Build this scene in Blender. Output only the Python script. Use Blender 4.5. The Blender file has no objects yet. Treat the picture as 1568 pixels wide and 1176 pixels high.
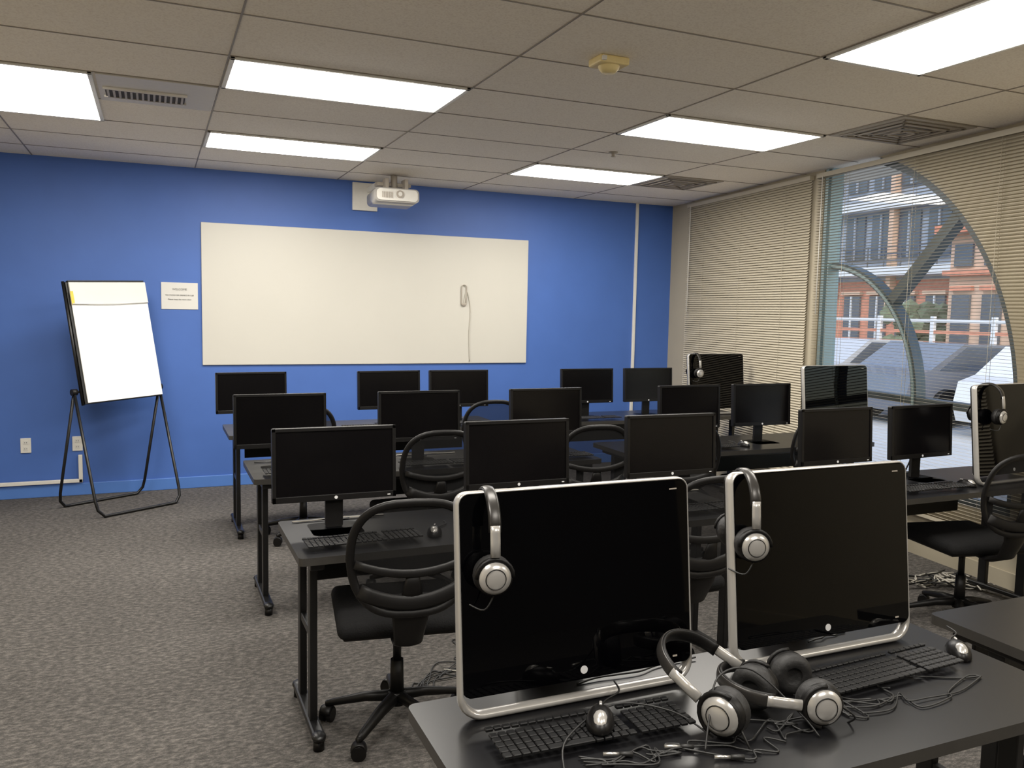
import bpy, bmesh, math, random
from mathutils import Vector, Matrix
random.seed(7)
sc=bpy.context.scene
COL=sc.collection
pi=math.pi

# ------------------------------------------------------------------ materials
def srgb(r,g,b):
    def c(v):
        v/=255.0
        return v/12.92 if v<=0.04045 else ((v+0.055)/1.055)**2.4
    return (c(r),c(g),c(b),1)
def mat(name,col,rough=0.5,metal=0.0,var=0.06,scale=30,bump=0.0,spec=0.5,coat=0.0):
    m=bpy.data.materials.new(name); m.use_nodes=True
    nt=m.node_tree; b=nt.nodes['Principled BSDF']
    tc=nt.nodes.new('ShaderNodeTexCoord')
    n=nt.nodes.new('ShaderNodeTexNoise'); n.inputs['Scale'].default_value=scale; n.inputs['Detail'].default_value=4
    nt.links.new(tc.outputs['Object'],n.inputs['Vector'])
    r=nt.nodes.new('ShaderNodeValToRGB')
    c0=[max(0,x*(1-var)) for x in col[:3]]+[1]; c1=[min(1,x*(1+var)) for x in col[:3]]+[1]
    r.color_ramp.elements[0].position=.3; r.color_ramp.elements[1].position=.7
    r.color_ramp.elements[0].color=c0; r.color_ramp.elements[1].color=c1
    nt.links.new(n.outputs['Fac'],r.inputs['Fac']); nt.links.new(r.outputs['Color'],b.inputs['Base Color'])
    b.inputs['Roughness'].default_value=rough; b.inputs['Metallic'].default_value=metal
    b.inputs['Specular IOR Level'].default_value=spec
    b.inputs['Coat Weight'].default_value=coat
    if bump:
        bp=nt.nodes.new('ShaderNodeBump'); bp.inputs['Strength'].default_value=bump; bp.inputs['Distance'].default_value=.01
        nt.links.new(n.outputs['Fac'],bp.inputs['Height']); nt.links.new(bp.outputs['Normal'],b.inputs['Normal'])
    return m
def emis(name,col,st):
    m=bpy.data.materials.new(name); m.use_nodes=True
    nt=m.node_tree; nt.nodes.clear()
    e=nt.nodes.new('ShaderNodeEmission'); e.inputs[0].default_value=col; e.inputs[1].default_value=st
    o=nt.nodes.new('ShaderNodeOutputMaterial'); nt.links.new(e.outputs[0],o.inputs[0]); return m

M_blue=mat('blue_wall_paint',srgb(62,100,178),.55,var=.04,scale=3,bump=.02)
M_blue2=mat('blue_baseboard',srgb(76,120,198),.45,var=.03,scale=4)
M_cream=mat('cream_wall_paint',srgb(172,162,140),.7,var=.03,scale=3)
M_rear=mat('rear_wall_paint',srgb(70,67,66),.8,var=.03,scale=3)
M_white=mat('white_plastic',srgb(225,222,214),.45,var=.02)
M_board=mat('whiteboard_surface',srgb(206,203,193),.32,var=.015,scale=1.5)
M_paper=mat('flipchart_paper',srgb(240,240,238),.7,var=.01,scale=3)
M_paper2=mat('paper_header',srgb(218,216,210),.7,var=.02,scale=3)
M_tbar=mat('ceiling_grid_metal',srgb(140,130,117),.6,var=.03)
M_black=mat('black_plastic',srgb(13,12,12),.45,var=.12,scale=60,spec=.26)
M_blacks=mat('black_satin_plastic',srgb(15,14,14),.36,var=.1,scale=40,spec=.26)
M_screen=mat('lcd_screen_dark',srgb(8,7,8),.22,var=.08,scale=5,spec=.2)
M_gloss=mat('glossy_black_glass',srgb(2,2,3),.03,var=.1,scale=5,spec=.2)
M_tube=mat('black_steel_tube',srgb(13,13,14),.38,metal=.2,var=.1)
M_silver=mat('brushed_silver',srgb(205,203,198),.28,metal=.85,var=.04,scale=20)
M_silver2=mat('silver_plastic',srgb(188,185,180),.26,metal=.5,var=.03)
M_band=mat('headband_dark_grey',srgb(50,48,46),.3,metal=.4,var=.05)
M_fabric=mat('black_seat_fabric',srgb(17,17,18),.9,var=.25,scale=200,bump=.3,spec=.2)
M_foam=mat('ear_cushion_leatherette',srgb(16,15,15),.6,var=.15,scale=80,bump=.2)
M_key=mat('keyboard_key',srgb(16,16,17),.45,var=.1,spec=.3)
M_logo=mat('white_logo_print',srgb(215,215,215),.5)
M_cable=mat('black_cable_rubber',srgb(14,14,14),.5)
M_cablew=mat('white_cable',srgb(195,190,178),.5)
M_yel=mat('aged_cream_plastic',srgb(236,214,150),.5,var=.04)
M_sticker=mat('yellow_sticker',srgb(228,190,60),.6)
M_ink=mat('printed_ink',srgb(70,68,66),.8)
M_vent=mat('vent_grey_enamel',srgb(166,157,145),.55,var=.03)
M_vent2=mat('vent_grey_enamel_recess',srgb(145,137,126),.6,var=.03)
M_ventw=mat('vent_white_enamel',srgb(205,199,188),.5,var=.03)
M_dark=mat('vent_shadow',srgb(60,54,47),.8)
M_frame=mat('window_frame_aluminium',srgb(150,172,176),.4,metal=.3,var=.03)
M_frame2=mat('window_frame_grey',srgb(84,92,94),.4,metal=.3,var=.03)
M_blind=mat('blind_slat_vinyl',srgb(186,177,156),.5,var=.02,scale=8)
M_light=emis('fluorescent_diffuser',(1.0,.945,.86,1),21.0)
M_table=mat('black_laminate',srgb(17,17,19),.30,var=.12,scale=120,spec=.42)
M_tedge=mat('laminate_edge_band',srgb(46,44,41),.4,var=.1)

def carpet():
    m=bpy.data.materials.new('loop_carpet'); m.use_nodes=True; nt=m.node_tree; b=nt.nodes['Principled BSDF']
    tc=nt.nodes.new('ShaderNodeTexCoord')
    mp=nt.nodes.new('ShaderNodeMapping'); mp.inputs['Scale'].default_value=(1,1.9,1); mp.inputs['Rotation'].default_value=(0,0,.15)
    nt.links.new(tc.outputs['Object'],mp.inputs['Vector'])
    n1=nt.nodes.new('ShaderNodeTexNoise'); n1.inputs['Scale'].default_value=30; n1.inputs['Detail'].default_value=5; n1.inputs['Roughness'].default_value=.75
    n2=nt.nodes.new('ShaderNodeTexNoise'); n2.inputs['Scale'].default_value=190; n2.inputs['Detail'].default_value=2
    n3=nt.nodes.new('ShaderNodeTexNoise'); n3.inputs['Scale'].default_value=1.2; n3.inputs['Detail'].default_value=2
    for n in (n1,n2): nt.links.new(mp.outputs[0],n.inputs['Vector'])
    nt.links.new(tc.outputs['Object'],n3.inputs['Vector'])
    r=nt.nodes.new('ShaderNodeValToRGB'); e=r.color_ramp.elements
    e[0].position=.36; e[0].color=srgb(60,58,56); e[1].position=.64; e[1].color=srgb(113,108,103)
    x=e.new(.5); x.color=srgb(82,79,76)
    nt.links.new(n1.outputs['Fac'],r.inputs['Fac'])
    mx=nt.nodes.new('ShaderNodeMix'); mx.data_type='RGBA'; mx.blend_type='OVERLAY'; mx.inputs['Factor'].default_value=.5
    nt.links.new(r.outputs['Color'],mx.inputs[6]); nt.links.new(n2.outputs['Fac'],mx.inputs[7])
    mx2=nt.nodes.new('ShaderNodeMix'); mx2.data_type='RGBA'; mx2.blend_type='OVERLAY'; mx2.inputs['Factor'].default_value=.2
    nt.links.new(mx.outputs[2],mx2.inputs[6]); nt.links.new(n3.outputs['Fac'],mx2.inputs[7])
    nt.links.new(mx2.outputs[2],b.inputs['Base Color'])
    b.inputs['Roughness'].default_value=.95; b.inputs['Specular IOR Level'].default_value=.15
    bp=nt.nodes.new('ShaderNodeBump'); bp.inputs['Strength'].default_value=.6; bp.inputs['Distance'].default_value=.006
    nt.links.new(n2.outputs['Fac'],bp.inputs['Height']); nt.links.new(bp.outputs['Normal'],b.inputs['Normal'])
    return m
M_carpet=carpet()
def tile():
    m=bpy.data.materials.new('acoustic_ceiling_tile'); m.use_nodes=True; nt=m.node_tree; b=nt.nodes['Principled BSDF']
    tc=nt.nodes.new('ShaderNodeTexCoord')
    n1=nt.nodes.new('ShaderNodeTexNoise'); n1.inputs['Scale'].default_value=110; n1.inputs['Detail'].default_value=3
    n2=nt.nodes.new('ShaderNodeTexNoise'); n2.inputs['Scale'].default_value=1.1
    for n in (n1,n2): nt.links.new(tc.outputs['Object'],n.inputs['Vector'])
    r=nt.nodes.new('ShaderNodeValToRGB'); e=r.color_ramp.elements
    e[0].position=.3; e[0].color=srgb(234,224,209); e[1].position=.55; e[1].color=srgb(248,240,226)
    nt.links.new(n1.outputs['Fac'],r.inputs['Fac'])
    mx=nt.nodes.new('ShaderNodeMix'); mx.data_type='RGBA'; mx.blend_type='OVERLAY'; mx.inputs['Factor'].default_value=.10
    nt.links.new(r.outputs['Color'],mx.inputs[6]); nt.links.new(n2.outputs['Fac'],mx.inputs[7])
    nt.links.new(mx.outputs[2],b.inputs['Base Color'])
    b.inputs['Roughness'].default_value=.9; b.inputs['Specular IOR Level'].default_value=.1
    bp=nt.nodes.new('ShaderNodeBump'); bp.inputs['Strength'].default_value=.25; bp.inputs['Distance'].default_value=.004
    nt.links.new(n1.outputs['Fac'],bp.inputs['Height']); nt.links.new(bp.outputs['Normal'],b.inputs['Normal'])
    return m
M_tile=tile()
def meshfab():
    m=bpy.data.materials.new('chair_mesh_fabric'); m.use_nodes=True; nt=m.node_tree; nt.nodes.clear()
    d=nt.nodes.new('ShaderNodeBsdfPrincipled'); d.inputs['Base Color'].default_value=srgb(18,18,19); d.inputs['Roughness'].default_value=.8; d.inputs['Specular IOR Level'].default_value=.2
    t=nt.nodes.new('ShaderNodeBsdfTransparent'); x=nt.nodes.new('ShaderNodeMixShader'); x.inputs[0].default_value=.76
    o=nt.nodes.new('ShaderNodeOutputMaterial')
    nt.links.new(t.outputs[0],x.inputs[1]); nt.links.new(d.outputs[0],x.inputs[2]); nt.links.new(x.outputs[0],o.inputs[0]); return m
M_mesh=meshfab()
def glass():
    m=bpy.data.materials.new('window_glass'); m.use_nodes=True; nt=m.node_tree; nt.nodes.clear()
    t=nt.nodes.new('ShaderNodeBsdfTransparent'); t.inputs[0].default_value=(.84,.91,.97,1)
    g=nt.nodes.new('ShaderNodeBsdfGlossy'); g.inputs['Roughness'].default_value=.01
    x=nt.nodes.new('ShaderNodeMixShader'); f=nt.nodes.new('ShaderNodeLayerWeight'); f.inputs[0].default_value=.5
    p=nt.nodes.new('ShaderNodeMath'); p.operation='POWER'; p.inputs[1].default_value=4
    q=nt.nodes.new('ShaderNodeMath'); q.operation='MULTIPLY_ADD'; q.inputs[1].default_value=.8; q.inputs[2].default_value=.06; q.use_clamp=True
    nt.links.new(f.outputs['Facing'],p.inputs[0]); nt.links.new(p.outputs[0],q.inputs[0])
    o=nt.nodes.new('ShaderNodeOutputMaterial')
    nt.links.new(q.outputs[0],x.inputs[0]); nt.links.new(t.outputs[0],x.inputs[1]); nt.links.new(g.outputs[0],x.inputs[2]); nt.links.new(x.outputs[0],o.inputs[0]); return m
M_glass=glass()

# ------------------------------------------------------------------ mesh builder
def catmull(pts,n=6,closed=False):
    pts=[Vector(p) for p in pts]; out=[]; N=len(pts)
    if N<3: return pts
    rng=range(N) if closed else range(N-1)
    for i in rng:
        if closed: p0,p1,p2,p3=pts[(i-1)%N],pts[i],pts[(i+1)%N],pts[(i+2)%N]
        else: p0,p1,p2,p3=pts[max(i-1,0)],pts[i],pts[i+1],pts[min(i+2,N-1)]
        for k in range(n):
            t=k/n
            out.append(.5*((2*p1)+(-p0+p2)*t+(2*p0-5*p1+4*p2-p3)*t*t+(-p0+3*p1-3*p2+p3)*t**3))
    if not closed: out.append(pts[-1])
    return out
class B:
    def __init__(s): s.v=[];s.f=[];s.m=[];s.sm=[];s.mats=[]; s.M=Matrix()
    def mi(s,m):
        if m not in s.mats: s.mats.append(m)
        return s.mats.index(m)
    def add(s,vs,fs,m,smooth=False,M=None):
        o=len(s.v); T=s.M@M if M is not None else s.M
        s.v+= [tuple(T@Vector(p)) for p in vs]
        k=s.mi(m)
        for f in fs: s.f.append([i+o for i in f]); s.m.append(k); s.sm.append(smooth)
    def box(s,c,d,m,bev=0,M=None,seg=2):
        bm=bmesh.new(); bmesh.ops.create_cube(bm,size=1)
        for v in bm.verts: v.co=Vector((v.co.x*d[0]+c[0],v.co.y*d[1]+c[1],v.co.z*d[2]+c[2]))
        if bev>0: bmesh.ops.bevel(bm,geom=bm.edges[:],offset=bev,segments=seg,affect='EDGES',profile=.5)
        bm.verts.index_update()
        s.add([v.co.copy() for v in bm.verts],[[v.index for v in f.verts] for f in bm.faces],m,seg>3,M); bm.free()
    def cyl(s,p0,p1,r0,m,r1=None,n=20,M=None,smooth=True):
        r1=r0 if r1 is None else r1; p0=Vector(p0);p1=Vector(p1); d=(p1-p0).normalized()
        a=d.orthogonal().normalized(); b=d.cross(a); vs=[]
        for p,r in((p0,r0),(p1,r1)):
            for i in range(n):
                t=2*pi*i/n; vs.append(p+(a*math.cos(t)+b*math.sin(t))*r)
        s.add(vs,[[i,(i+1)%n,n+(i+1)%n,n+i] for i in range(n)],m,smooth,M)
        s.add(vs[:n],[list(range(n))[::-1]],m,False,M); s.add(vs[n:],[list(range(n))],m,False,M)
    def tube(s,pts,r,m,n=10,closed=False,sub=0,M=None,flat=None):
        pts=catmull(pts,sub,closed) if sub else [Vector(p) for p in pts]
        N=len(pts); vs=[];prev=None
        for i,p in enumerate(pts):
            if closed: t=(pts[(i+1)%N]-pts[(i-1)%N])
            else: t=pts[min(i+1,N-1)]-pts[max(i-1,0)]
            if t.length<1e-9: t=Vector((0,0,1))
            t.normalize()
            if prev is None:
                a=t.orthogonal() if flat is None else (Vector(flat)-t*Vector(flat).dot(t))
            else: a=prev-t*prev.dot(t)
            if a.length<1e-6: a=t.orthogonal()
            a.normalize(); prev=a; b=t.cross(a)
            rr=r[min(i,len(r)-1)] if isinstance(r,list) else r
            ra,rb=(rr if isinstance(rr,tuple) else (rr,rr))
            for k in range(n):
                th=2*pi*k/n; vs.append(p+a*math.cos(th)*ra+b*math.sin(th)*rb)
        fs=[]
        for i in range(N if closed else N-1):
            j=(i+1)%N
            for k in range(n): fs.append([i*n+k,i*n+(k+1)%n,j*n+(k+1)%n,j*n+k])
        if not closed: fs+= [list(range(n))[::-1],[(N-1)*n+k for k in range(n)]]
        s.add(vs,fs,m,True,M)
    def lathe(s,prof,m,n=28,M=None):
        vs=[];fs=[]
        for r,z in prof:
            for k in range(n): t=2*pi*k/n; vs.append((r*math.cos(t),r*math.sin(t),z))
        for i in range(len(prof)-1):
            for k in range(n): fs.append([i*n+k,i*n+(k+1)%n,(i+1)*n+(k+1)%n,(i+1)*n+k])
        s.add(vs,fs,m,True,M)
    def ell(s,c,d,m,nu=20,nv=12,M=None,zmin=-1):
        vs=[];fs=[]
        for j in range(nv+1):
            ph=-pi/2+pi*j/nv
            for i in range(nu):
                t=2*pi*i/nu
                z=max(zmin,math.sin(ph))
                vs.append((c[0]+d[0]*math.cos(ph)*math.cos(t),c[1]+d[1]*math.cos(ph)*math.sin(t),c[2]+d[2]*z))
        for j in range(nv):
            for i in range(nu): fs.append([j*nu+i,j*nu+(i+1)%nu,(j+1)*nu+(i+1)%nu,(j+1)*nu+i])
        s.add(vs,fs,m,True,M)
    def prism(s,out,y0,y1,m,M=None,smooth=False):
        n=len(out); vs=[(x,y0,z) for x,z in out]+[(x,y1,z) for x,z in out]
        s.add(vs,[list(range(n)),list(range(2*n-1,n-1,-1))],m,False,M)
        s.add(vs,[[i,n+i,n+(i+1)%n,(i+1)%n] for i in range(n)],m,smooth,M)
    def quad(s,p,m,M=None): s.add(p,[[0,1,2,3]],m,False,M)
    def make(s,name,loc=(0,0,0),rotz=0,mesh_only=False):
        me=bpy.data.meshes.new(name); me.from_pydata(s.v,[],s.f)
        for m in s.mats: me.materials.append(m)
        me.polygons.foreach_set('material_index',s.m); me.polygons.foreach_set('use_smooth',s.sm)
        me.update()
        bm=bmesh.new(); bm.from_mesh(me); bmesh.ops.remove_doubles(bm,verts=bm.verts,dist=1e-6) ; bmesh.ops.recalc_face_normals(bm,faces=bm.faces); bm.to_mesh(me); bm.free()
        if mesh_only: return me
        return put(me,name,loc,rotz)
def put(me,name,loc,rotz=0,rot=None,sc_=1):
    o=bpy.data.objects.new(name,me); COL.objects.link(o); o.location=loc; o.rotation_euler=rot if rot else (0,0,rotz); o.scale=(sc_,)*3; return o
def rrect(x0,x1,z0,z1,r,n=6,rb=None):
    rb=r if rb is None else rb
    o=[]
    for cx,cz,a,rr in((x1-rb,z0+rb,-90,rb),(x1-r,z1-r,0,r),(x0+r,z1-r,90,r),(x0+rb,z0+rb,180,rb)):
        for k in range(n+1):
            t=math.radians(a+90*k/n); o.append((cx+rr*math.cos(t),cz+rr*math.sin(t)))
    return o
def RX(a): return Matrix.Rotation(a,4,'X')
def RY(a): return Matrix.Rotation(a,4,'Y')
def RZ(a): return Matrix.Rotation(a,4,'Z')
def TR(*p): return Matrix.Translation(p)

H=2.74; YB=7.62; XL=-1.9; YR=-2.6
def xw(y): return 4.281+.1127*y
nx,ny=.9937,-.1120
def RW(y,off,z): return (xw(y)+nx*off, y+ny*off, z)

# ------------------------------------------------------------------ room shell
b=B(); b.box(((XL+5.4)/2,(YR+YB)/2,-.06),(5.4-XL+.2,YB-YR+.3,.12),M_carpet); b.make('floor')
b=B(); b.box(((XL+5.4)/2,(YR+YB)/2,H+.06),(5.4-XL+.2,YB-YR+.3,.12),M_tile)
xs=[-.86,.34,1.54,2.74,3.94]; ys=[4.15+.6*k for k in range(-11,6)]
for x in xs: b.box((x,(YR+YB)/2,H-.0015),(.008,YB-YR,.004),M_tbar)
for y in ys: b.box(((XL+xw(y))/2,y,H-.001),(xw(y)-XL,.008,.004),M_tbar)
b.make('ceiling')
b=B(); b.box(((XL+5.3)/2,YB+.06,H/2),(5.3-XL,.12,H),M_blue); b.make('wall_back')
b=B(); b.box((XL-.06,(YR+YB)/2,H/2),(.12,YB-YR+.24,H),M_cream); b.make('wall_left')
b=B(); b.box(((XL+4.4)/2,YR-.06,H/2),(4.4-XL,.12,H),M_rear); b.make('wall_rear')
b=B(); b.box(((XL+5.13)/2,YB-.008,.05),(5.13-XL,.016,.10),M_blue2,.004); b.make('baseboard_back')

CY,CZ,RO,RI=5.09,1.0,1.83,.99
Y0,Y1,ZS=CY-RO,CY+.03,.42
def ztop(y):
    d=CY-y
    if d<0: return H
    return min(H,CZ+math.sqrt(max(0,RO*RO-d*d)))
b=B()
def wallblock(ya,yb,za,zb,zc=None,zd=None):
    zc=za if zc is None else zc; zd=zb if zd is None else zd
    vs=[RW(ya,0,za),RW(yb,0,zc),RW(yb,0,zd),RW(ya,0,zb),RW(ya,.16,za),RW(yb,.16,zc),RW(yb,.16,zd),RW(ya,.16,zb)]
    b.add(vs,[[0,1,2,3],[7,6,5,4],[0,4,5,1],[2,6,7,3],[1,5,6,2],[0,3,7,4]],M_cream)
wallblock(YR-.1,Y0,0,H); wallblock(Y1,YB+.1,0,H); wallblock(Y0,Y1,0,ZS)
N=36
yv=[Y0+(CY-Y0)*(1-math.cos(pi/2*i/N)) for i in range(N+1)]
for i in range(N):
    a,c=yv[i],yv[i+1]; za,zc=ztop(a),ztop(c)
    if za>=H-.001 and zc>=H-.001: continue
    wallblock(a,c,za,H,zc,H)
b.make('wall_right')
b=B()
for (ya,yb_) in ((YR,YB),):
    vs=[RW(ya,0,0),RW(yb_,0,0),RW(yb_,0,.1),RW(ya,0,.1),RW(ya,-.014,0),RW(yb_,-.014,0),RW(yb_,-.014,.1),RW(ya,-.014,.1)]
    b.add(vs,[[0,1,2,3],[7,6,5,4],[0,4,5,1],[2,6,7,3],[1,5,6,2],[0,3,7,4]],M_cream)
b.make('baseboard_right')

# window frame
b=B()
def bar(p,q,w,m,o0=.03,o1=.11):
    (ya,za),(yb_,zb)=p,q; d=Vector((yb_-ya,zb-za)).normalized(); nn=Vector((-d.y,d.x))*w/2
    c=[(ya+nn.x,za+nn.y),(yb_+nn.x,zb+nn.y),(yb_-nn.x,zb-nn.y),(ya-nn.x,za-nn.y)]
    vs=[RW(y,o0,min(z,H)) for y,z in c]+[RW(y,o1,min(z,H)) for y,z in c]
    b.add(vs,[[0,1,2,3],[7,6,5,4],[0,4,5,1],[2,6,7,3],[1,5,6,2],[0,3,7,4]],m)
def arc(R,w,m,a0,a1,n=40,o0=.03,o1=.11):
    r0,r1=R-w/2,R+w/2; vs=[];fs=[]
    for i in range(n+1):
        t=a0+(a1-a0)*i/n
        for r,o in((r0,o0),(r1,o0),(r1,o1),(r0,o1)):
            vs.append(RW(CY-r*math.sin(t),o,min(H,CZ+r*math.cos(t))))
    for i in range(n):
        for k in range(4): fs.append([4*i+k,4*i+(k+1)%4,4*(i+1)+(k+1)%4,4*(i+1)+k])
    b.add(vs,fs,m)
arc(RO-.03,.05,M_frame2,.30,pi/2)
arc(RI,.05,M_frame2,0,pi/2,o0=.03)
arc(RI,.02,M_frame,0,pi/2,o0=.02,o1=.03)
bar((CY,ZS),(CY,H),.035,M_frame,.0,.12)
bar((CY-.06,ZS),(CY-.06,H),.015,M_frame,.0,.10)
bar((Y0,CZ+.03),(CY,CZ+.03),.05,M_frame2)
bar((Y0+.03,ZS),(Y0+.03,CZ),.05,M_frame2)
bar((Y0,ZS+.025),(CY,ZS+.025),.05,M_frame2)
s2=math.sqrt(.5)
bar((CY-RI*s2,CZ+RI*s2),(CY-(RO-.05)*s2,CZ+(RO-.05)*s2),.075,M_frame2)
pts=[(Y0,ZS)]+[(y,ztop(y)) for y in yv]+[(CY,ZS)]
b.add([RW(y,.075,z) for y,z in pts],[list(range(len(pts)))],M_glass)
b.make('window_1')

# blinds
def blinds(ya,yb_,tilt,z0,z1,name,cords=3):
    global b
    b=B(); pitch=.0215; w=.0125; z=z1-.04
    while z>z0:
        vs=[]
        for y in (ya,yb_):
            for k in (-1,0,1):
                vs.append(RW(y,-.026+k*w*math.cos(tilt),z+k*w*math.sin(tilt)+(0 if k else .0012)))
        b.add(vs,[[0,1,4,3],[1,2,5,4]],M_blind,True); z-=pitch
    def rail(za,zb,o0,o1):
        vs=[RW(ya,o0,za),RW(yb_,o0,za),RW(yb_,o0,zb),RW(ya,o0,zb),RW(ya,o1,za),RW(yb_,o1,za),RW(yb_,o1,zb),RW(ya,o1,zb)]
        b.add(vs,[[0,1,2,3],[7,6,5,4],[0,4,5,1],[2,6,7,3],[1,5,6,2],[0,3,7,4]],M_blind)
    rail(z1-.035,z1,-.048,-.006); rail(z0-.025,z0-.005,-.042,-.015)
    for i in range(cords):
        y=ya+(yb_-ya)*(i+.5)/cords
        for o in(-.040,-.012): b.tube([RW(y,o,z0-.01),RW(y,o,z1-.02)],.0012,M_blind,n=4)
    b.tube([RW(yb_-.08,-.052,z1-.03),RW(yb_-.08,-.054,z1-1.1)],.004,M_white,n=6)
    b.make(name)
blinds(5.24,7.22,math.radians(52),.30,H-.03,'window_blinds',3)
blinds(3.12,5.16,math.radians(-8),.30,H-.03,'window_blinds',3)
blinds(.8,2.7,math.radians(40),.30,H-.03,'window_blinds',3)

b=B(); b.box((4.69,YB-.012,(H+.2)/2),(.03,.024,H-.2),M_white,.004); b.make('trim_1')
b=B(); b.box((-1.22,YB-.030,.125),(1.32,.024,.03),M_white,.004); b.box((-.575,YB-.030,.225),(.03,.024,.23),M_white,.004); b.make('trim_2')

# ------------------------------------------------------------------ ceiling things
def clight(x0,x1,y0,y1):
    b=B(); cx,cy=(x0+x1)/2,(y0+y1)/2; w,d=x1-x0-.012,y1-y0-.012; t=.022
    for (c,s_) in (((cx,y0+.006+t/2,H-.006),(w,t,.012)),((cx,y1-.006-t/2,H-.006),(w,t,.012)),((x0+.006+t/2,cy,H-.006),(t,d,.012)),((x1-.006-t/2,cy,H-.006),(t,d,.012))):
        b.box(c,s_,M_white,.002)
    vs=[];fs=[]; nxn,nyn=12,8
    for i in range(nxn+1):
        for j in range(nyn+1):
            u=i/nxn*2-1; v=j/nyn*2-1
            vs.append((cx+u*(w/2-t),cy+v*(d/2-t),H-.006-.022*(1-u**6)*(1-v**6)))
    for i in range(nxn):
        for j in range(nyn): fs.append([i*(nyn+1)+j,i*(nyn+1)+j+1,(i+1)*(nyn+1)+j+1,(i+1)*(nyn+1)+j])
    b.add(vs,fs,M_light,True)
    b.make('ceiling_light')
for L in [(.34,1.54,4.15,4.75),(.34,1.54,5.95,6.55),(2.74,3.94,5.95,6.55),(2.74,3.94,4.15,4.75),(2.74,3.34,1.75,2.95),(-.86,-.26,4.75,5.95),
          (.34,1.54,1.75,2.35),(-.86,-.26,.55,1.75),(.34,1.54,-.65,-.05),(2.74,3.94,-.65,-.05)]: clight(*L)  # this row: unseen panels outside the view, added as fill light
b=B(); cx,cy=.04,5.05
b.box((cx,cy,H-.004),(.585,.585,.008),M_ventw,.002)
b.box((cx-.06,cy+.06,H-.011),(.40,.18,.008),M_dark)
for i in range(14): b.box((cx-.245+i*.0285,cy+.06,H-.016),(.011,.18,.012),M_vent,M=None)
b.box((cx-.06,cy+.155,H-.014),(.42,.015,.012),M_ventw); b.box((cx-.06,cy-.035,H-.014),(.42,.015,.012),M_ventw)
b.make('ceiling_air_vent')
for (cx,cy) in((4.24,3.85),(4.24,6.25)):
    b=B(); b.box((cx,cy,H-.004),(.585,.585,.008),M_vent,.002)
    for k,s_ in enumerate((.48,.36,.24,.12)):
        for a in range(4):
            b.box((0,s_/2,0),(s_+.02,.022,.006),M_vent if k%2 else M_vent2,M=TR(cx,cy,H-.012-.003*k)@RZ(a*pi/2))
    b.make('ceiling_diffuser')
b=B(); b.box((1.92,3.40,H-.018),(.15,.12,.035),M_yel,.008); b.lathe([(0,-.03),(.03,-.03),(.045,-.015),(.05,0)],M_yel,M=TR(1.92,3.40,H-.034))
b.box((1.86,3.335,H-.02),(.02,.02,.02),M_white,.003); b.make('smoke_detector')
for x,y in ((3.05,5.3),):
    b=B(); b.lathe([(.0,0),(.035,0),(.03,-.006),(.012,-.01),(.012,-.03),(.02,-.034),(0,-.036)],M_tbar,M=TR(x,y,H)); b.make('sprinkler_head')

# ------------------------------------------------------------------ back wall things
b=B(); b.box((1.91,YB-.010,1.68),(3.06,.016,1.22),M_board,.004)
b.make('whiteboard')
b=B()
lp=[(x,YB-.032,z) for x,z in rrect(2.735,2.785,1.63,1.83,.024,4)]
b.tube(lp,.005,M_vent,n=8,closed=True)
b.box((2.76,YB-.030,1.645),(.05,.018,.02),M_vent,.004)
b.tube([(2.76,YB-.033,1.64),(2.79,YB-.028,1.77),(2.83,YB-.026,1.6),(2.82,YB-.026,1.35),(2.83,YB-.026,1.09)],.004,M_cablew,sub=6)
b.make('pointer_wand_with_cord')
b=B(); b.box((.205,YB-.005,1.66),(.29,.006,.225),M_paper2,.001); sg=b.make('wall_notice_sign')
def text_child(txt,size,loc,parent,name):
    tc=bpy.data.curves.new(name,'FONT'); tc.body=txt; tc.size=size; tc.align_x='CENTER'; tc.align_y='CENTER'; tc.extrude=.0004
    o=bpy.data.objects.new(name+'_tmp',tc); COL.objects.link(o); bpy.context.view_layer.update()
    me=bpy.data.meshes.new_from_object(o.evaluated_get(bpy.context.evaluated_depsgraph_get())); bpy.data.objects.remove(o)
    me.materials.clear(); me.materials.append(M_ink)
    t=bpy.data.objects.new(name,me); COL.objects.link(t); t.parent=parent; t.location=loc; t.rotation_euler=(pi/2,0,0)
text_child('WELCOME',.024,(.205,YB-.0095,1.715),sg,'heading_text')
text_child('NO FOOD OR DRINKS IN LAB',.0165,(.205,YB-.0095,1.665),sg,'line_text')
text_child('Please keep the room clean',.0165,(.205,YB-.0095,1.63),sg,'footer_text')
for x in(-.965,-.595):
    b=B(); b.box((x,YB-.006,.43),(.075,.01,.12),M_white,.003)
    for dz in(.025,-.025):
        b.box((x,YB-.012,.43+dz),(.034,.004,.03),M_paper2,.001)
        b.box((x-.007,YB-.0145,.43+dz),(.003,.001,.009),M_dark); b.box((x+.007,YB-.0145,.43+dz),(.003,.001,.009),M_dark)
    b.make('wall_outlet')
b=B()
b.box((1.79,YB-.013,2.60),(.23,.024,.25),M_white,.004)
b.box((1.84,YB-.18,2.665),(.07,.32,.05),M_white,.006)
b.box((1.93,7.16,2.655),(.30,.10,.03),M_vent,.004)
b.cyl((1.93,7.12,2.60),(1.93,7.12,2.735),.028,M_vent)
for dx in(-.08,.09): b.box((1.93+dx,7.10,2.65),(.03,.12,.10),M_vent,.004)
T=TR(1.895,7.02,2.53)@RX(math.radians(-4))
b.prism(rrect(-.19,.19,-.06,.055,.035),-.14,.15,M_silver2,M=T,smooth=True)
b.prism(rrect(-.175,.175,-.05,.045,.03),-.150,-.139,M_white,M=T,smooth=True)
b.cyl((.02,-.149,.005),(.02,-.160,.005),.032,M_vent,M=T); b.cyl((.02,-.1605,.005),(.02,-.163,.005),.018,M_white,M=T)
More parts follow.
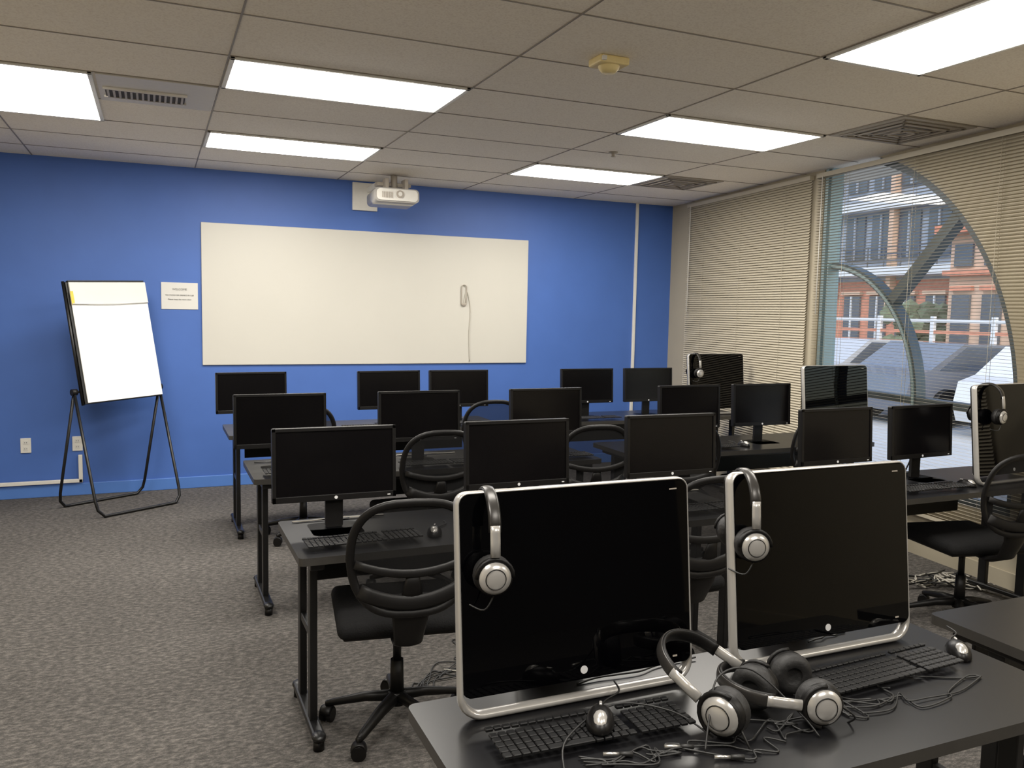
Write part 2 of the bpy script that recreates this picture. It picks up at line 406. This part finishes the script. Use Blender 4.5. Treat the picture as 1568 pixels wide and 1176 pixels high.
for i in range(7): b.box((-.13+i*.014,-.152,-.005),(.005,.006,.05),M_vent,M=T)
b.box((0,0,.062),(.2,.14,.02),M_vent,.004,M=T)
b.tube([(1.99,7.2,2.6),(2.05,7.3,2.68),(2.03,7.45,2.70),(2.0,7.6,2.66)],.006,M_cable,sub=6)
b.tube([(1.97,7.2,2.6),(2.0,7.32,2.63),(1.95,7.45,2.66),(1.88,7.6,2.62)],.005,M_cablew,sub=6)
b.make('wall_mounted_projector')

# ------------------------------------------------------------------ flip chart easel
b=B()
FL,FR=Vector((-.40,6.70,0)),Vector((.18,7.06,0)); BL,BR=Vector((-.70,7.14,0)),Vector((-.11,7.50,0))
HL=Vector((-.555,6.93,.92)); HR=Vector((.03,7.29,.92))
r=.0115
def U(a,bb,ha,hb):
    ax=(bb-a).normalized(); z=Vector((0,0,r))
    up1=(ha-a).normalized(); up2=(hb-bb).normalized()
    pts=[ha,a+up1*.12+z,a+up1*.05+ax*.008+z,a+ax*.05+z]+[a+ax*.12+z,bb-ax*.12+z]+[bb-ax*.05+z,bb+up2*.05-ax*.008+z,bb+up2*.12+z,hb]
    b.tube(pts,r,M_tube,n=12)
U(FL,FR,HL,HR); U(BL,BR,HL,HR)
ax=(HR-HL).normalized(); bk=Vector((-.53,.85,0)); 
top=Vector((bk.x*.17-.03,bk.y*.17-.02,.86)); up=top.normalized(); up=(up-ax*up.dot(ax)).normalized(); nrm=ax.cross(up).normalized()
if nrm.y>0: nrm=-nrm
o=HL-up*.095+nrm*.025+ax*.055
F=Matrix(((ax.x,-nrm.x,up.x,o.x),(ax.y,-nrm.y,up.y,o.y),(ax.z,-nrm.z,up.z,o.z),(0,0,0,1)))
WB=(HR-HL).length-.055
b.M=F@RY(math.radians(-2.2))
b.box((WB/2,.0,.46),(WB,.018,.93),M_tube,.004)
b.box((WB/2+.008,-.014,.462),(WB-.022,.008,.915),M_paper,.001)
b.box((WB/2+.008,-.0225,.835),(WB-.02,.007,.165),M_paper2,.001)
b.tube([(.02,-.03,.755),(WB/2,-.032,.748),(WB-.005,-.03,.755)],.004,M_paper2,sub=4)
b.box((WB/2,-.012,.928),(WB-.02,.026,.010),M_tube,.003)
b.box((.026,-.0275,.80),(.022,.003,.10),M_sticker)
for x in(-.010,): b.tube([(x,.006,-.01),(x,.006,.93)],.011,M_tube)
b.M=Matrix()
for h in(HL,HR): b.cyl(h-ax*.02,h+ax*.02,.024,M_black)
b.cyl(HL,HR,.008,M_tube)
b.make('flip_chart_easel')

# ------------------------------------------------------------------ furniture
ZT=.715
def table(x0,x1,y0,y1):
    b=B(); cx,cy=(x0+x1)/2,(y0+y1)/2
    w,d=x1-x0,y1-y0
    out=[(p[0],p[1]) for p in rrect(-w/2,w/2,-d/2,d/2,.02,4)]
    n=len(out)
    vs=[(x,y,ZT) for x,y in out]+[(x,y,ZT-.028) for x,y in out]
    b.add(vs,[list(range(n)),list(range(2*n-1,n-1,-1))],M_table)
    b.add(vs,[[i,n+i,n+(i+1)%n,(i+1)%n] for i in range(n)],M_tedge)
    for s in(-1,1):
        x=s*(w/2-.07)
        b.box((x,-.01,ZT-.045),(.05,d-.10,.03),M_tube,.004)
        for y in(-.13,.10): b.box((x,y,(ZT-.06+.05)/2),(.028,.05,ZT-.11),M_tube,.004)
        b.box((x,-.03,.048),(.045,d-.06,.028),M_tube,.008)
        for y in(-d/2+.02,d/2-.08):
            b.cyl((x,y,0),(x,y,.036),.02,M_black,n=14)
            b.ell((x,y,.05),(.026,.035,.016),M_tube)
        b.box((x,-.02,.38),(.02,.2,.03),M_tube,.003)
    b.box((0,.10,ZT-.09),(w-.14,.022,.06),M_tube,.004)
    b.box((0,d/2-.04,ZT-.15),(w-.3,.012,.2),M_black,.003)
    b.make('training_table',(cx,cy,0))
table(.50,1.99,1.15,1.71); table(2.11,3.6,1.15,1.71)
table(.45,2.46,2.87,3.42); table(2.64,4.50,2.87,3.42)
table(.45,2.46,4.29,4.86); table(2.70,4.66,4.29,4.86)
table(.45,2.46,5.80,6.39); table(2.74,4.80,5.80,6.39)

def monitor_mesh():
    b=B()
    b.prism(rrect(-.10,.10,-.10,.10,.03),-.012,0,M_blacks,M=RX(pi/2))
    b.prism(rrect(-.035,.035,.0,.24,.008),.028,.045,M_black)
    b.box((0,.045,.2),(.09,.02,.10),M_black,.005)
    T=TR(0,0,.115)@RX(math.radians(-3))
    w,h=.243,.29
    b.prism(rrect(-w,w,0,h,.007,3),-.004,.020,M_black,M=T)
    b.prism(rrect(-w+.04,w-.04,.03,h-.03,.02,3),.020,.036,M_black,M=T)
    bz=.014
    b.box((0,-.007,h-bz/2),(2*w,.008,bz),M_blacks,.0015,M=T)
    b.box((0,-.007,.012),(2*w,.008,.024),M_blacks,.0015,M=T)
    for s in(-1,1): b.box((s*(w-bz/2),-.007,h/2),(bz,.008,h),M_blacks,.0015,M=T)
    b.quad([(-w+bz,-.0055,.022),(w-bz,-.0055,.022),(w-bz,-.0055,h-bz),(-w+bz,-.0055,h-bz)],M_screen,M=T)
    b.cyl((0,-.0110,.012),(0,-.0118,.012),.0065,M_logo,M=T,n=16)
    b.box((w-.03,-.0112,.010),(.012,.001,.004),M_logo,M=T)
    b.tube([(.02,.05,.16),(.03,.09,.08),(.02,.11,.01),(.08,.13,.005)],.004,M_cable,sub=5)
    return b.make('monitor',mesh_only=True)
MM=monitor_mesh()
for x,a in [(.65,-.5),(1.44,0),(2.23,-1),(3.25,1),(3.86,3)]: put(MM,'computer_monitor',(x,3.24,ZT),math.radians(a))
for x,a in [(.62,0),(1.40,0),(2.21,1),(3.27,1),(3.87,-1)]: put(MM,'computer_monitor',(x,4.56,ZT),math.radians(a))
for x,a in [(.63,3),(1.63,2),(2.19,0),(3.33,-1),(3.93,1)]: put(MM,'computer_monitor',(x,6.10,ZT),math.radians(a))

def aio_mesh(ht):
    b=B(); w=.288; T=RX(math.radians(-6))
    z0=.052; z1=ht-.003
    b.prism(rrect(-w,w,z0,z1,.020,6),-.004,.030,M_black,M=T)
    b.prism(rrect(-w+.001,w-.001,z0+.001,z1-.001,.019,6),-.010,-.0041,M_gloss,M=T)
    b.prism(rrect(-w+.05,w-.05,z0+.05,z1-.05,.03,5),.030,.055,M_black,M=T)
    lp=rrect(-w-.002,w+.002,.010,ht,.024,7,rb=.05)
    rad=[]
    for x,z in lp:
        t=max(0,min(1,(z-.03)/.05)); rad.append((.010*(1-t)+.0035*t,.016))
    b.tube([(x,.006,z) for x,z in lp],rad,M_silver2,n=12,closed=True,flat=(0,0,-1),M=T)
    b.cyl((0,-.0105,z0+.022),(0,-.0115,z0+.022),.009,M_logo,M=T,n=18)
    b.box((w-.045,-.0106,z0+.018),(.012,.001,.004),M_vent,M=T)
    b.box((w-.04,-.0106,z1-.02),(.02,.001,.003),M_vent,M=T)
    b.prism(rrect(-.09,.09,.0,.26,.02,4),0,.012,M_silver2,M=TR(0,.17,.004)@RX(math.radians(28)))
    return b.make('aio',mesh_only=True)
A1=aio_mesh(.487); A2=aio_mesh(.535)
put(A1,'all_in_one_computer',(.875,1.585,ZT),0)
put(A1,'all_in_one_computer',(1.59,1.585,ZT),0)
put(A2,'all_in_one_computer',(4.26,2.985,ZT),math.radians(3))
put(A2,'all_in_one_computer',(4.43,4.42,ZT),0)
put(A2,'all_in_one_computer',(4.54,5.93,ZT),0)

def kb():
    b=B(); b.prism(rrect(-.22,.22,-.07,.07,.012,3),-.016,-.002,M_black,M=RX(math.radians(90)))
    rows=[-.052+.0195*i for i in range(5)]+[.055]
    for j,y in enumerate(rows):
        x=-.21
        while x<.205:
            w=.0165
            if j==0 and -.12<x<-.02: w=.1
            if abs(x-.075)<.008 or abs(x-.138)<.006: x+=.008; continue
            b.box((x+w/2,y,.0195),(w,.0165 if j<5 else .012,.007),M_key,.0015,seg=1); x+=w+.0025
    return b.make('kb',mesh_only=True)
KB=kb()
def ms():
    b=B(); b.ell((0,0,.004),(.030,.053,.032),M_blacks,zmin=-.1); b.box((0,.026,.0325),(.006,.016,.006),M_silver2,.002); 
    b.ell((0,-.018,.008),(.020,.030,.0295),M_silver2,zmin=0)
    b.tube([(0,.05,.008),(.01,.10,.004),(.04,.15,.004),(.03,.2,.004)],.0022,M_cable,sub=5)
    return b.make('ms',mesh_only=True)
MS=ms()
for x,y,a in [(.815,1.445,-2),(1.63,1.440,3),(.70,3.0,2),(1.45,3.0,0),(2.20,3.0,0),(3.1,3.0,0),(3.64,2.985,0),(.72,4.39,0),(1.45,4.39,0),(2.2,4.39,0),(3.3,4.39,0),(.72,5.91,0),(1.45,5.91,0),(2.1,5.91,0),(3.3,5.91,0)]:
    put(KB,'keyboard',(x,y,ZT+.001),math.radians(a))
for x,y,a in [(.99,3.02,-20),(1.92,1.46,-35),(1.75,3.0,0),(3.92,3.0,10),(1.03,4.43,0),(1.78,4.43,0),(3.62,4.43,0),(1.0,5.95,0),(1.77,5.95,0)]:
    put(MS,'computer_mouse',(x,y,ZT+.001),math.radians(a))
put(MS,'computer_mouse',(.835,1.435,ZT+.025),math.radians(-30))

def hp_mesh():
    b=B(); R=.078
    pts=[];
    for i in range(25):
        t=pi*i/24; pts.append((R*math.cos(t),0,.095+R*.95*math.sin(t)))
    b.tube(pts,[(.006,.014)]*25,M_black,n=12,flat=(1,0,0))
    b.tube([(p[0]*1.05,0,.095+(p[2]-.095)*1.06) for p in pts[1:-1]],[(.003,.012)]*23,M_band,n=12,flat=(1,0,0))
    for s in(-1,1):
        b.tube([(s*(R+.002),0,.110),(s*(R+.004),0,.095),(s*(R+.007),0,.075),(s*(R+.010),0,.045)],[(.006,.011)]*4,M_silver2,n=10,flat=(1,0,0))
        yk=[(s*(R+.008),.040*math.cos(t),.040*math.sin(t)) for t in [pi*k/10 for k in range(11)]]
        b.tube(yk,.0045,M_black,n=8)
        T=TR(s*(R-.012),0,0)@RY(s*pi/2)
        b.lathe([(.018,-.022),(.030,-.026),(.040,-.018),(.043,-.006),(.040,.004)],M_foam,M=T)
        b.lathe([(0,-.012),(.020,-.018),(.030,-.024)],M_foam,M=T)
        b.lathe([(.040,.003),(.041,.010),(.037,.018)],M_black,M=T)
        b.lathe([(.037,.017),(.034,.024),(.026,.030),(.014,.034),(0,.0355)],M_silver2,M=T)
        b.lathe([(.0375,.0175),(.0385,.021),(.0345,.0235)],M_black,M=T)
        b.lathe([(.0205,.0322),(.0215,.0336),(.0225,.0312)],M_black,M=T)
    b.tube([(-R,.0,-.04),(-R,.02,-.07),(-R+.03,.05,-.065)],.002,M_cable,sub=5)
    return b.make('hp',mesh_only=True)
HPM=hp_mesh()
def hang(x,y,ztop_,a=90): put(HPM,'headphones',(x,y,ztop_-.172),math.radians(a))
hang(.660,1.645,1.205,80); hang(1.352,1.645,1.205,72); hang(4.08,3.03,1.255,95) 
hang(4.33,5.99,1.255,85)
put(HPM,'headphones',(1.145,1.375,ZT+.054),0,rot=(math.radians(-64),0,math.radians(28)),sc_=1.18)
put(HPM,'headphones',(1.320,1.375,ZT+.052),0,rot=(math.radians(-84),0,math.radians(72)),sc_=1.12)

def chair_mesh():
    b=B()
    for k in range(5):
        a=2*pi*k/5+.3; c,s=math.cos(a),math.sin(a)
        b.tube([(0.02*c,.02*s,.115),(.12*c,.12*s,.105),(.25*c,.25*s,.075),(.275*c,.275*s,.068)],[(.022,.026),(.018,.022),(.013,.016),(.010,.012)],M_black,n=10)
        T=TR(.27*c,.27*s,0)@RZ(a+.7*k)
        b.cyl((0,0,.05),(0,0,.08),.008,M_black,M=T,n=10)
        for q in(-1,1): b.cyl((.0,q*.006,.027),(.0,q*.024,.027),.027,M_black,M=T,n=18)
        b.tube([(.024*math.cos(t),0,.032+.026*math.sin(t)) for t in [pi*j/8 for j in range(9)]],[(.006,.024)]*9,M_black,n=8,M=T,flat=(1,0,0))
    b.cyl((0,0,.085),(0,0,.135),.034,M_black); b.cyl((0,0,.13),(0,0,.26),.027,M_black,.024); b.cyl((0,0,.26),(0,0,.40),.016,M_tube)
    b.box((0,0,.405),(.16,.22,.035),M_black,.008)
    b.box((0,.02,.455),(.47,.45,.065),M_fabric,.03,seg=4)
    b.box((0,.02,.425),(.43,.41,.02),M_black,.008)
    b.tube([(0,-.06,.41),(0,-.20,.405),(0,-.285,.44),(0,-.33,.53),(0,-.345,.63)],[(.016,.045),(.016,.045),(.016,.05),(.014,.06),(.012,.075)],M_black,n=12,flat=(0,0,1))
    b.tube([(.2,.05,.43),(.235,.08,.42),(.27,.09,.425)],.006,M_black,sub=3)
    ZC=.765; HH=.18; WW=.205
    def yb(x,z): return -.335-.03*(1-(x/.23)**2)-.05*max(0,(z-.7))/.3
    ring=[]
    n=44
    for i in range(n):
        t=2*pi*i/n; c,s=math.cos(t),math.sin(t)
        e=.62
        x=WW*math.copysign(abs(c)**e,c); z=ZC+HH*math.copysign(abs(s)**(e+.1),s)
        x*= 1-.10*max(0,(ZC-z)/.2)-.03*max(0,(z-ZC)/.2)
        z+=.014*(1-(x/.22)**2)*(1 if s>0 else -1)
        ring.append((x,yb(x,z),z))
    b.tube(ring,[(.010,.015)]*n,M_black,n=10,closed=True,flat=(0,1,0) )
    c0=(0,yb(0,ZC),ZC)
    inner=[(p[0]*.5,yb(p[0]*.5,ZC+(p[2]-ZC)*.5),ZC+(p[2]-ZC)*.5) for p in ring]
    vs=[c0]+inner+ring; fs=[]
    for i in range(n):
        j=(i+1)%n; fs.append([0,1+i,1+j]); fs.append([1+i,1+n+i,1+n+j,1+j])
    b.add(vs,fs,M_mesh,True)
    br=[(x,yb(x,.74)-.014,.750-.035*(1-(x/.19)**2)) for x in [-.19+.038*i for i in range(11)]]
    b.tube(br,[(.006,.015)]*11,M_black,n=10,flat=(0,1,0))
    br=[(x,yb(x,.62)-.006,.610+.045*(x/.175)**2) for x in [-.175+.035*i for i in range(11)]]
    b.tube(br,[(.008,.026)]*11,M_black,n=10,flat=(0,1,0))
    b.tube([(0,-.36,.60),(0,-.374,.67),(0,-.382,.71)],[(.008,.045),(.007,.03),(.006,.022)],M_black,n=10,flat=(0,1,0))
    return b.make('chair',mesh_only=True)
CM=chair_mesh()
for x,y,a in [(.83,2.97,-8),(1.98,2.98,2),(3.86,2.95,-12),(1.36,4.42,0),(2.30,4.38,-6),(2.98,4.36,-20),(3.86,4.46,10),(.93,5.75,-10),(2.16,5.70,0)]:
    put(CM,'office_chair',(x,y,0),math.radians(a))

# ------------------------------------------------------------------ cables
def wander(p,q,amp,n,z0,seed,dz=.004):
    rnd=random.Random(seed); out=[]
    for i in range(n+1):
        t=i/n; e=math.sin(pi*t)
        out.append((p[0]+(q[0]-p[0])*t+rnd.uniform(-amp,amp)*e,p[1]+(q[1]-p[1])*t+rnd.uniform(-amp,amp)*e,z0+rnd.uniform(0,dz)))
    return out
b=B(); zt=ZT+.003
for i in range(7):
    b.tube(wander((.78+.1*i,1.33),(1.1+.08*i,1.25+.02*i),.06,8,zt,i),.0022,M_cable,sub=6,n=6)
for i in range(3): b.tube(wander((1.42,1.30+.03*i),(1.85,1.34),.06,7,zt,20+i),.002,M_cable,sub=6,n=6)
for i in range(2): b.tube(wander((.9+.7*i,1.66),(1.25+.5*i,1.68),.01,6,zt,40+i),.0025,M_cable,sub=6,n=6)
for i in range(4):
    b.tube(wander((.75,1.34+.01*i),(.95,1.31),.035,5,zt,60+i),.002,M_cable,sub=6,n=6)
b.tube([(1.0,1.30,zt),(1.03,1.33,ZT+.05),(1.08,1.37,ZT+.115),(1.17,1.37,ZT+.115),(1.24,1.30,ZT+.04),(1.26,1.26,zt)],.0022,M_cable,sub=6,n=6)
b.tube([(.70,1.33,zt),(.74,1.40,ZT+.031),(.90,1.49,ZT+.031),(1.0,1.42,ZT+.031),(1.05,1.34,zt)],.0022,M_cable,sub=6,n=6)
for (x,y) in((.80,1.36),(.93,1.34),(1.0,1.27)):
    b.cyl((x,y,zt+.004),(x+.03,y-.012,zt+.004),.0035,M_silver); b.cyl((x+.03,y-.012,zt+.004),(x+.055,y-.022,zt+.004),.005,M_cable)
b.make('headphone_cables')
b=B()
for i,(x,y) in enumerate([(.6,3.38),(1.4,3.38),(2.2,3.38),(3.3,3.38),(.6,4.76),(1.4,4.76),(3.3,4.76)]):
    for j in range(2): b.tube(wander((x-.1,y-.01),(x+.28,y-.015*j),.012,6,zt,80+10*i+j),.0028,M_cablew if (i+j)%3==0 else M_cable,sub=5,n=6)
b.make('desk_cables')
b=B()
for i in range(6): b.tube(wander((.95+.02*i,3.2),(1.5,3.5+.05*i),.12,8,.004,200+i),.003,M_cable,sub=6,n=6)
for i in range(8): b.tube(wander((1.15+.1*i,3.35),(1.6+.1*i,2.7),.16,8,.004,230+i),.003,M_cable if i%3 else M_cablew,sub=6,n=6)
for i in range(14): b.tube(wander((3.95+.03*i,3.45),(4.5,3.55-.03*i),.10,9,.006,260+i,.05),.004,M_cablew if i%3 else M_cable,sub=6,n=6)
for i in range(8):
    x=1.12+.04*i; rnd=random.Random(i)
    b.tube([(x,1.74,.68),(x+rnd.uniform(-.05,.05),1.78,.5),(x+rnd.uniform(-.08,.08),1.8,.25),(x+rnd.uniform(-.1,.1),1.85,.01)],.003,M_cable if i%3 else M_cablew,sub=6,n=6)
b.make('floor_cables')

# ------------------------------------------------------------------ exterior
M_asph=mat('asphalt',srgb(165,166,168),.9,var=.1,scale=3)
M_brick=mat('terracotta_brick',srgb(190,122,98),.85,var=.15,scale=6)
M_tan=mat('tan_stucco',srgb(200,166,142),.85,var=.06,scale=2)
M_gry=mat('grey_cladding',srgb(138,146,160),.7,var=.08,scale=1)
M_conc=mat('pale_concrete',srgb(200,204,210),.8,var=.04,scale=1)
M_win=mat('building_window_glass',srgb(74,82,94),.15,var=.2,scale=.6)
M_leaf=mat('tree_foliage',srgb(98,108,84),.9,var=.3,scale=8)
M_bark=mat('tree_bark',srgb(90,72,58),.9)
M_rail=mat('dark_railing',srgb(80,84,92),.6)
b=B(); b.box((30,20,-.25),(48,80,.1),M_asph); b.make('parking_lot_ground')
b=B(); X=20
b.box((X+3,24,1.2),(6,26,3.0),M_brick)
b.box((X+3,24,5.2),(6,26,5.0),M_gry)
b.box((X-.2,24,2.95),(.6,26.4,.25),M_conc); b.box((X-.1,24,4.9),(.5,26.4,.25),M_conc); b.box((X-.3,24,7.7),(1,26.6,.3),M_conc)
for i in range(26):
    y=11.6+i
    b.box((X-.02,y,1.4),(.1,.62,1.7),M_win); b.box((X-.06,y,2.33),(.16,.75,.1),M_tan); b.box((X-.05,y,1.4),(.14,.04,1.7),M_conc)
    b.box((X-.02,y,4.0),(.1,.72,1.3),M_win); b.box((X-.05,y,4.0),(.14,.05,1.3),M_gry)
    b.box((X-.02,y,6.3),(.1,.72,1.8),M_win); b.box((X-.05,y,6.3),(.14,.05,1.8),M_gry); b.box((X-.05,y,6.3),(.14,.72,.05),M_gry)
    if i%3==0: b.box((X-.1,y+.5,4.6),(.3,.16,6),M_conc if i%2 else M_tan)
for z in (3.25,3.45,3.65): b.box((X-.45,24,z),(.04,26,.04),M_rail)
for i in range(44): b.box((X-.45,11.5+.6*i,3.38),(.03,.03,.6),M_rail)
b.make('office_building')
b=B(); b.box((17.8,12.3,1.6),(1.6,3.0,3.9),M_tan); b.box((17.7,12.3,3.65),(2.1,3.4,.2),M_brick)
for i in range(4):
    b.box((16.97,11.15+i*.76,1.5),(.08,.45,1.3),M_win); b.box((16.95,11.15+i*.76,2.3),(.12,.55,.1),M_brick)
    b.box((16.97,11.15+i*.76,3.05),(.08,.45,.5),M_win)
b.box((16.9,12.3,2.65),(.2,3.1,.12),M_brick)
b.make('kiosk_building')
b=B(); 
for z in (1.05,1.3,1.55): b.box((16.2,15,z),(.05,12,.07),M_brick if z<1.5 else M_conc)
for i in range(9): b.box((16.2,9+i*1.5,.75),(.09,.09,1.8),M_conc)
b.box((16.2,15,.55),(.05,12,.06),M_conc)
b.make('parking_fence')
def car(x,y,col,a):
    b=B(); m=mat('car_paint',col,.25,var=.02,coat=.5)
    b.prism([(-2.1,.25),(2.1,.25),(2.15,.6),(1.9,.8),(1.1,.9),(.5,1.35),(-1.0,1.38),(-1.7,.95),(-2.1,.85),(-2.2,.5)],-.8,.8,m)
    b.prism([(1.0,.9),(.47,1.3),(-.95,1.33),(-1.5,.95)],-.81,.81,M_win)
    for sx in(-1.35,1.35):
        for sy in(-.82,.82): b.cyl((sx,sy-.08,.32),(sx,sy+.08,.32),.32,M_black)
    b.make('parked_car',(x,y,-.2),a)
for i,c in enumerate([(200,202,206),(96,100,110),(170,172,178),(130,84,78),(150,156,166),(210,210,212)]): car(13.4,8.2+2.2*i,srgb(*c),.06*(-1)**i)
def tree(x,y,h,s):
    b=B(); rnd=random.Random(s)
    b.tube([(0,0,0),(.05,0,h*.3),(0,.05,h*.6)],[.12,.09,.05],M_bark,n=8)
    for i in range(90):
        a=rnd.uniform(0,2*pi); rr=rnd.uniform(0,.7); z=h*.45+rnd.uniform(0,h*.5)
        k=rnd.uniform(.12,.26)
        bm=bmesh.new(); bmesh.ops.create_icosphere(bm,subdivisions=1,radius=k); bm.verts.index_update()
        b.add([v.co*rnd.uniform(.8,1.2)+Vector((rr*math.cos(a),rr*math.sin(a),z)) for v in bm.verts],[[v.index for v in f.verts] for f in bm.faces],M_leaf); bm.free()
    b.make('street_tree',(x,y,-.2))
tree(17.9,15.4,2.2,1); tree(17.9,22.5,3.2,3)

# ------------------------------------------------------------------ world, camera
w=bpy.data.worlds.new('sky'); sc.world=w; w.use_nodes=True; nt=w.node_tree
sky=nt.nodes.new('ShaderNodeTexSky'); sky.sky_type='NISHITA'; sky.sun_disc=False; sky.sun_elevation=math.radians(38); sky.sun_rotation=math.radians(200); sky.dust_density=3; sky.air_density=1.2
bg=nt.nodes['Background']; bg.inputs['Strength'].default_value=.34; nt.links.new(sky.outputs[0],bg.inputs['Color'])
sd=bpy.data.lights.new('sun','SUN'); sd.energy=1.6; sd.angle=math.radians(3); sd.color=(1,.95,.88)
so=bpy.data.objects.new('sun',sd); COL.objects.link(so); so.rotation_euler=Vector((-1,.4,.9)).to_track_quat('Z','Y').to_euler(); so.location=(0,0,20)

th=math.radians(23.4); ph=math.radians(5.05); ro=math.radians(1.13)
Rv=Vector((math.cos(th),-math.sin(th),0)); Hf=Vector((math.sin(th),math.cos(th),0)); Z=Vector((0,0,1))
Fv=Hf*math.cos(ph)-Z*math.sin(ph); Uv=Hf*math.sin(ph)+Z*math.cos(ph)
cr=Rv*math.cos(ro)+Uv*math.sin(ro); cu=-Rv*math.sin(ro)+Uv*math.cos(ro)
cam=bpy.data.cameras.new('camera'); co=bpy.data.objects.new('camera',cam); COL.objects.link(co)
co.matrix_world=Matrix(((cr.x,cu.x,-Fv.x,0),(cr.y,cu.y,-Fv.y,0),(cr.z,cu.z,-Fv.z,1.59),(0,0,0,1)))
cam.sensor_width=36; cam.sensor_fit='HORIZONTAL'; cam.lens=29.13; cam.clip_start=.05; cam.clip_end=300
sc.camera=co
sc.view_settings.view_transform='Standard'; sc.view_settings.look='None'; sc.view_settings.exposure=.2; sc.view_settings.gamma=1.1
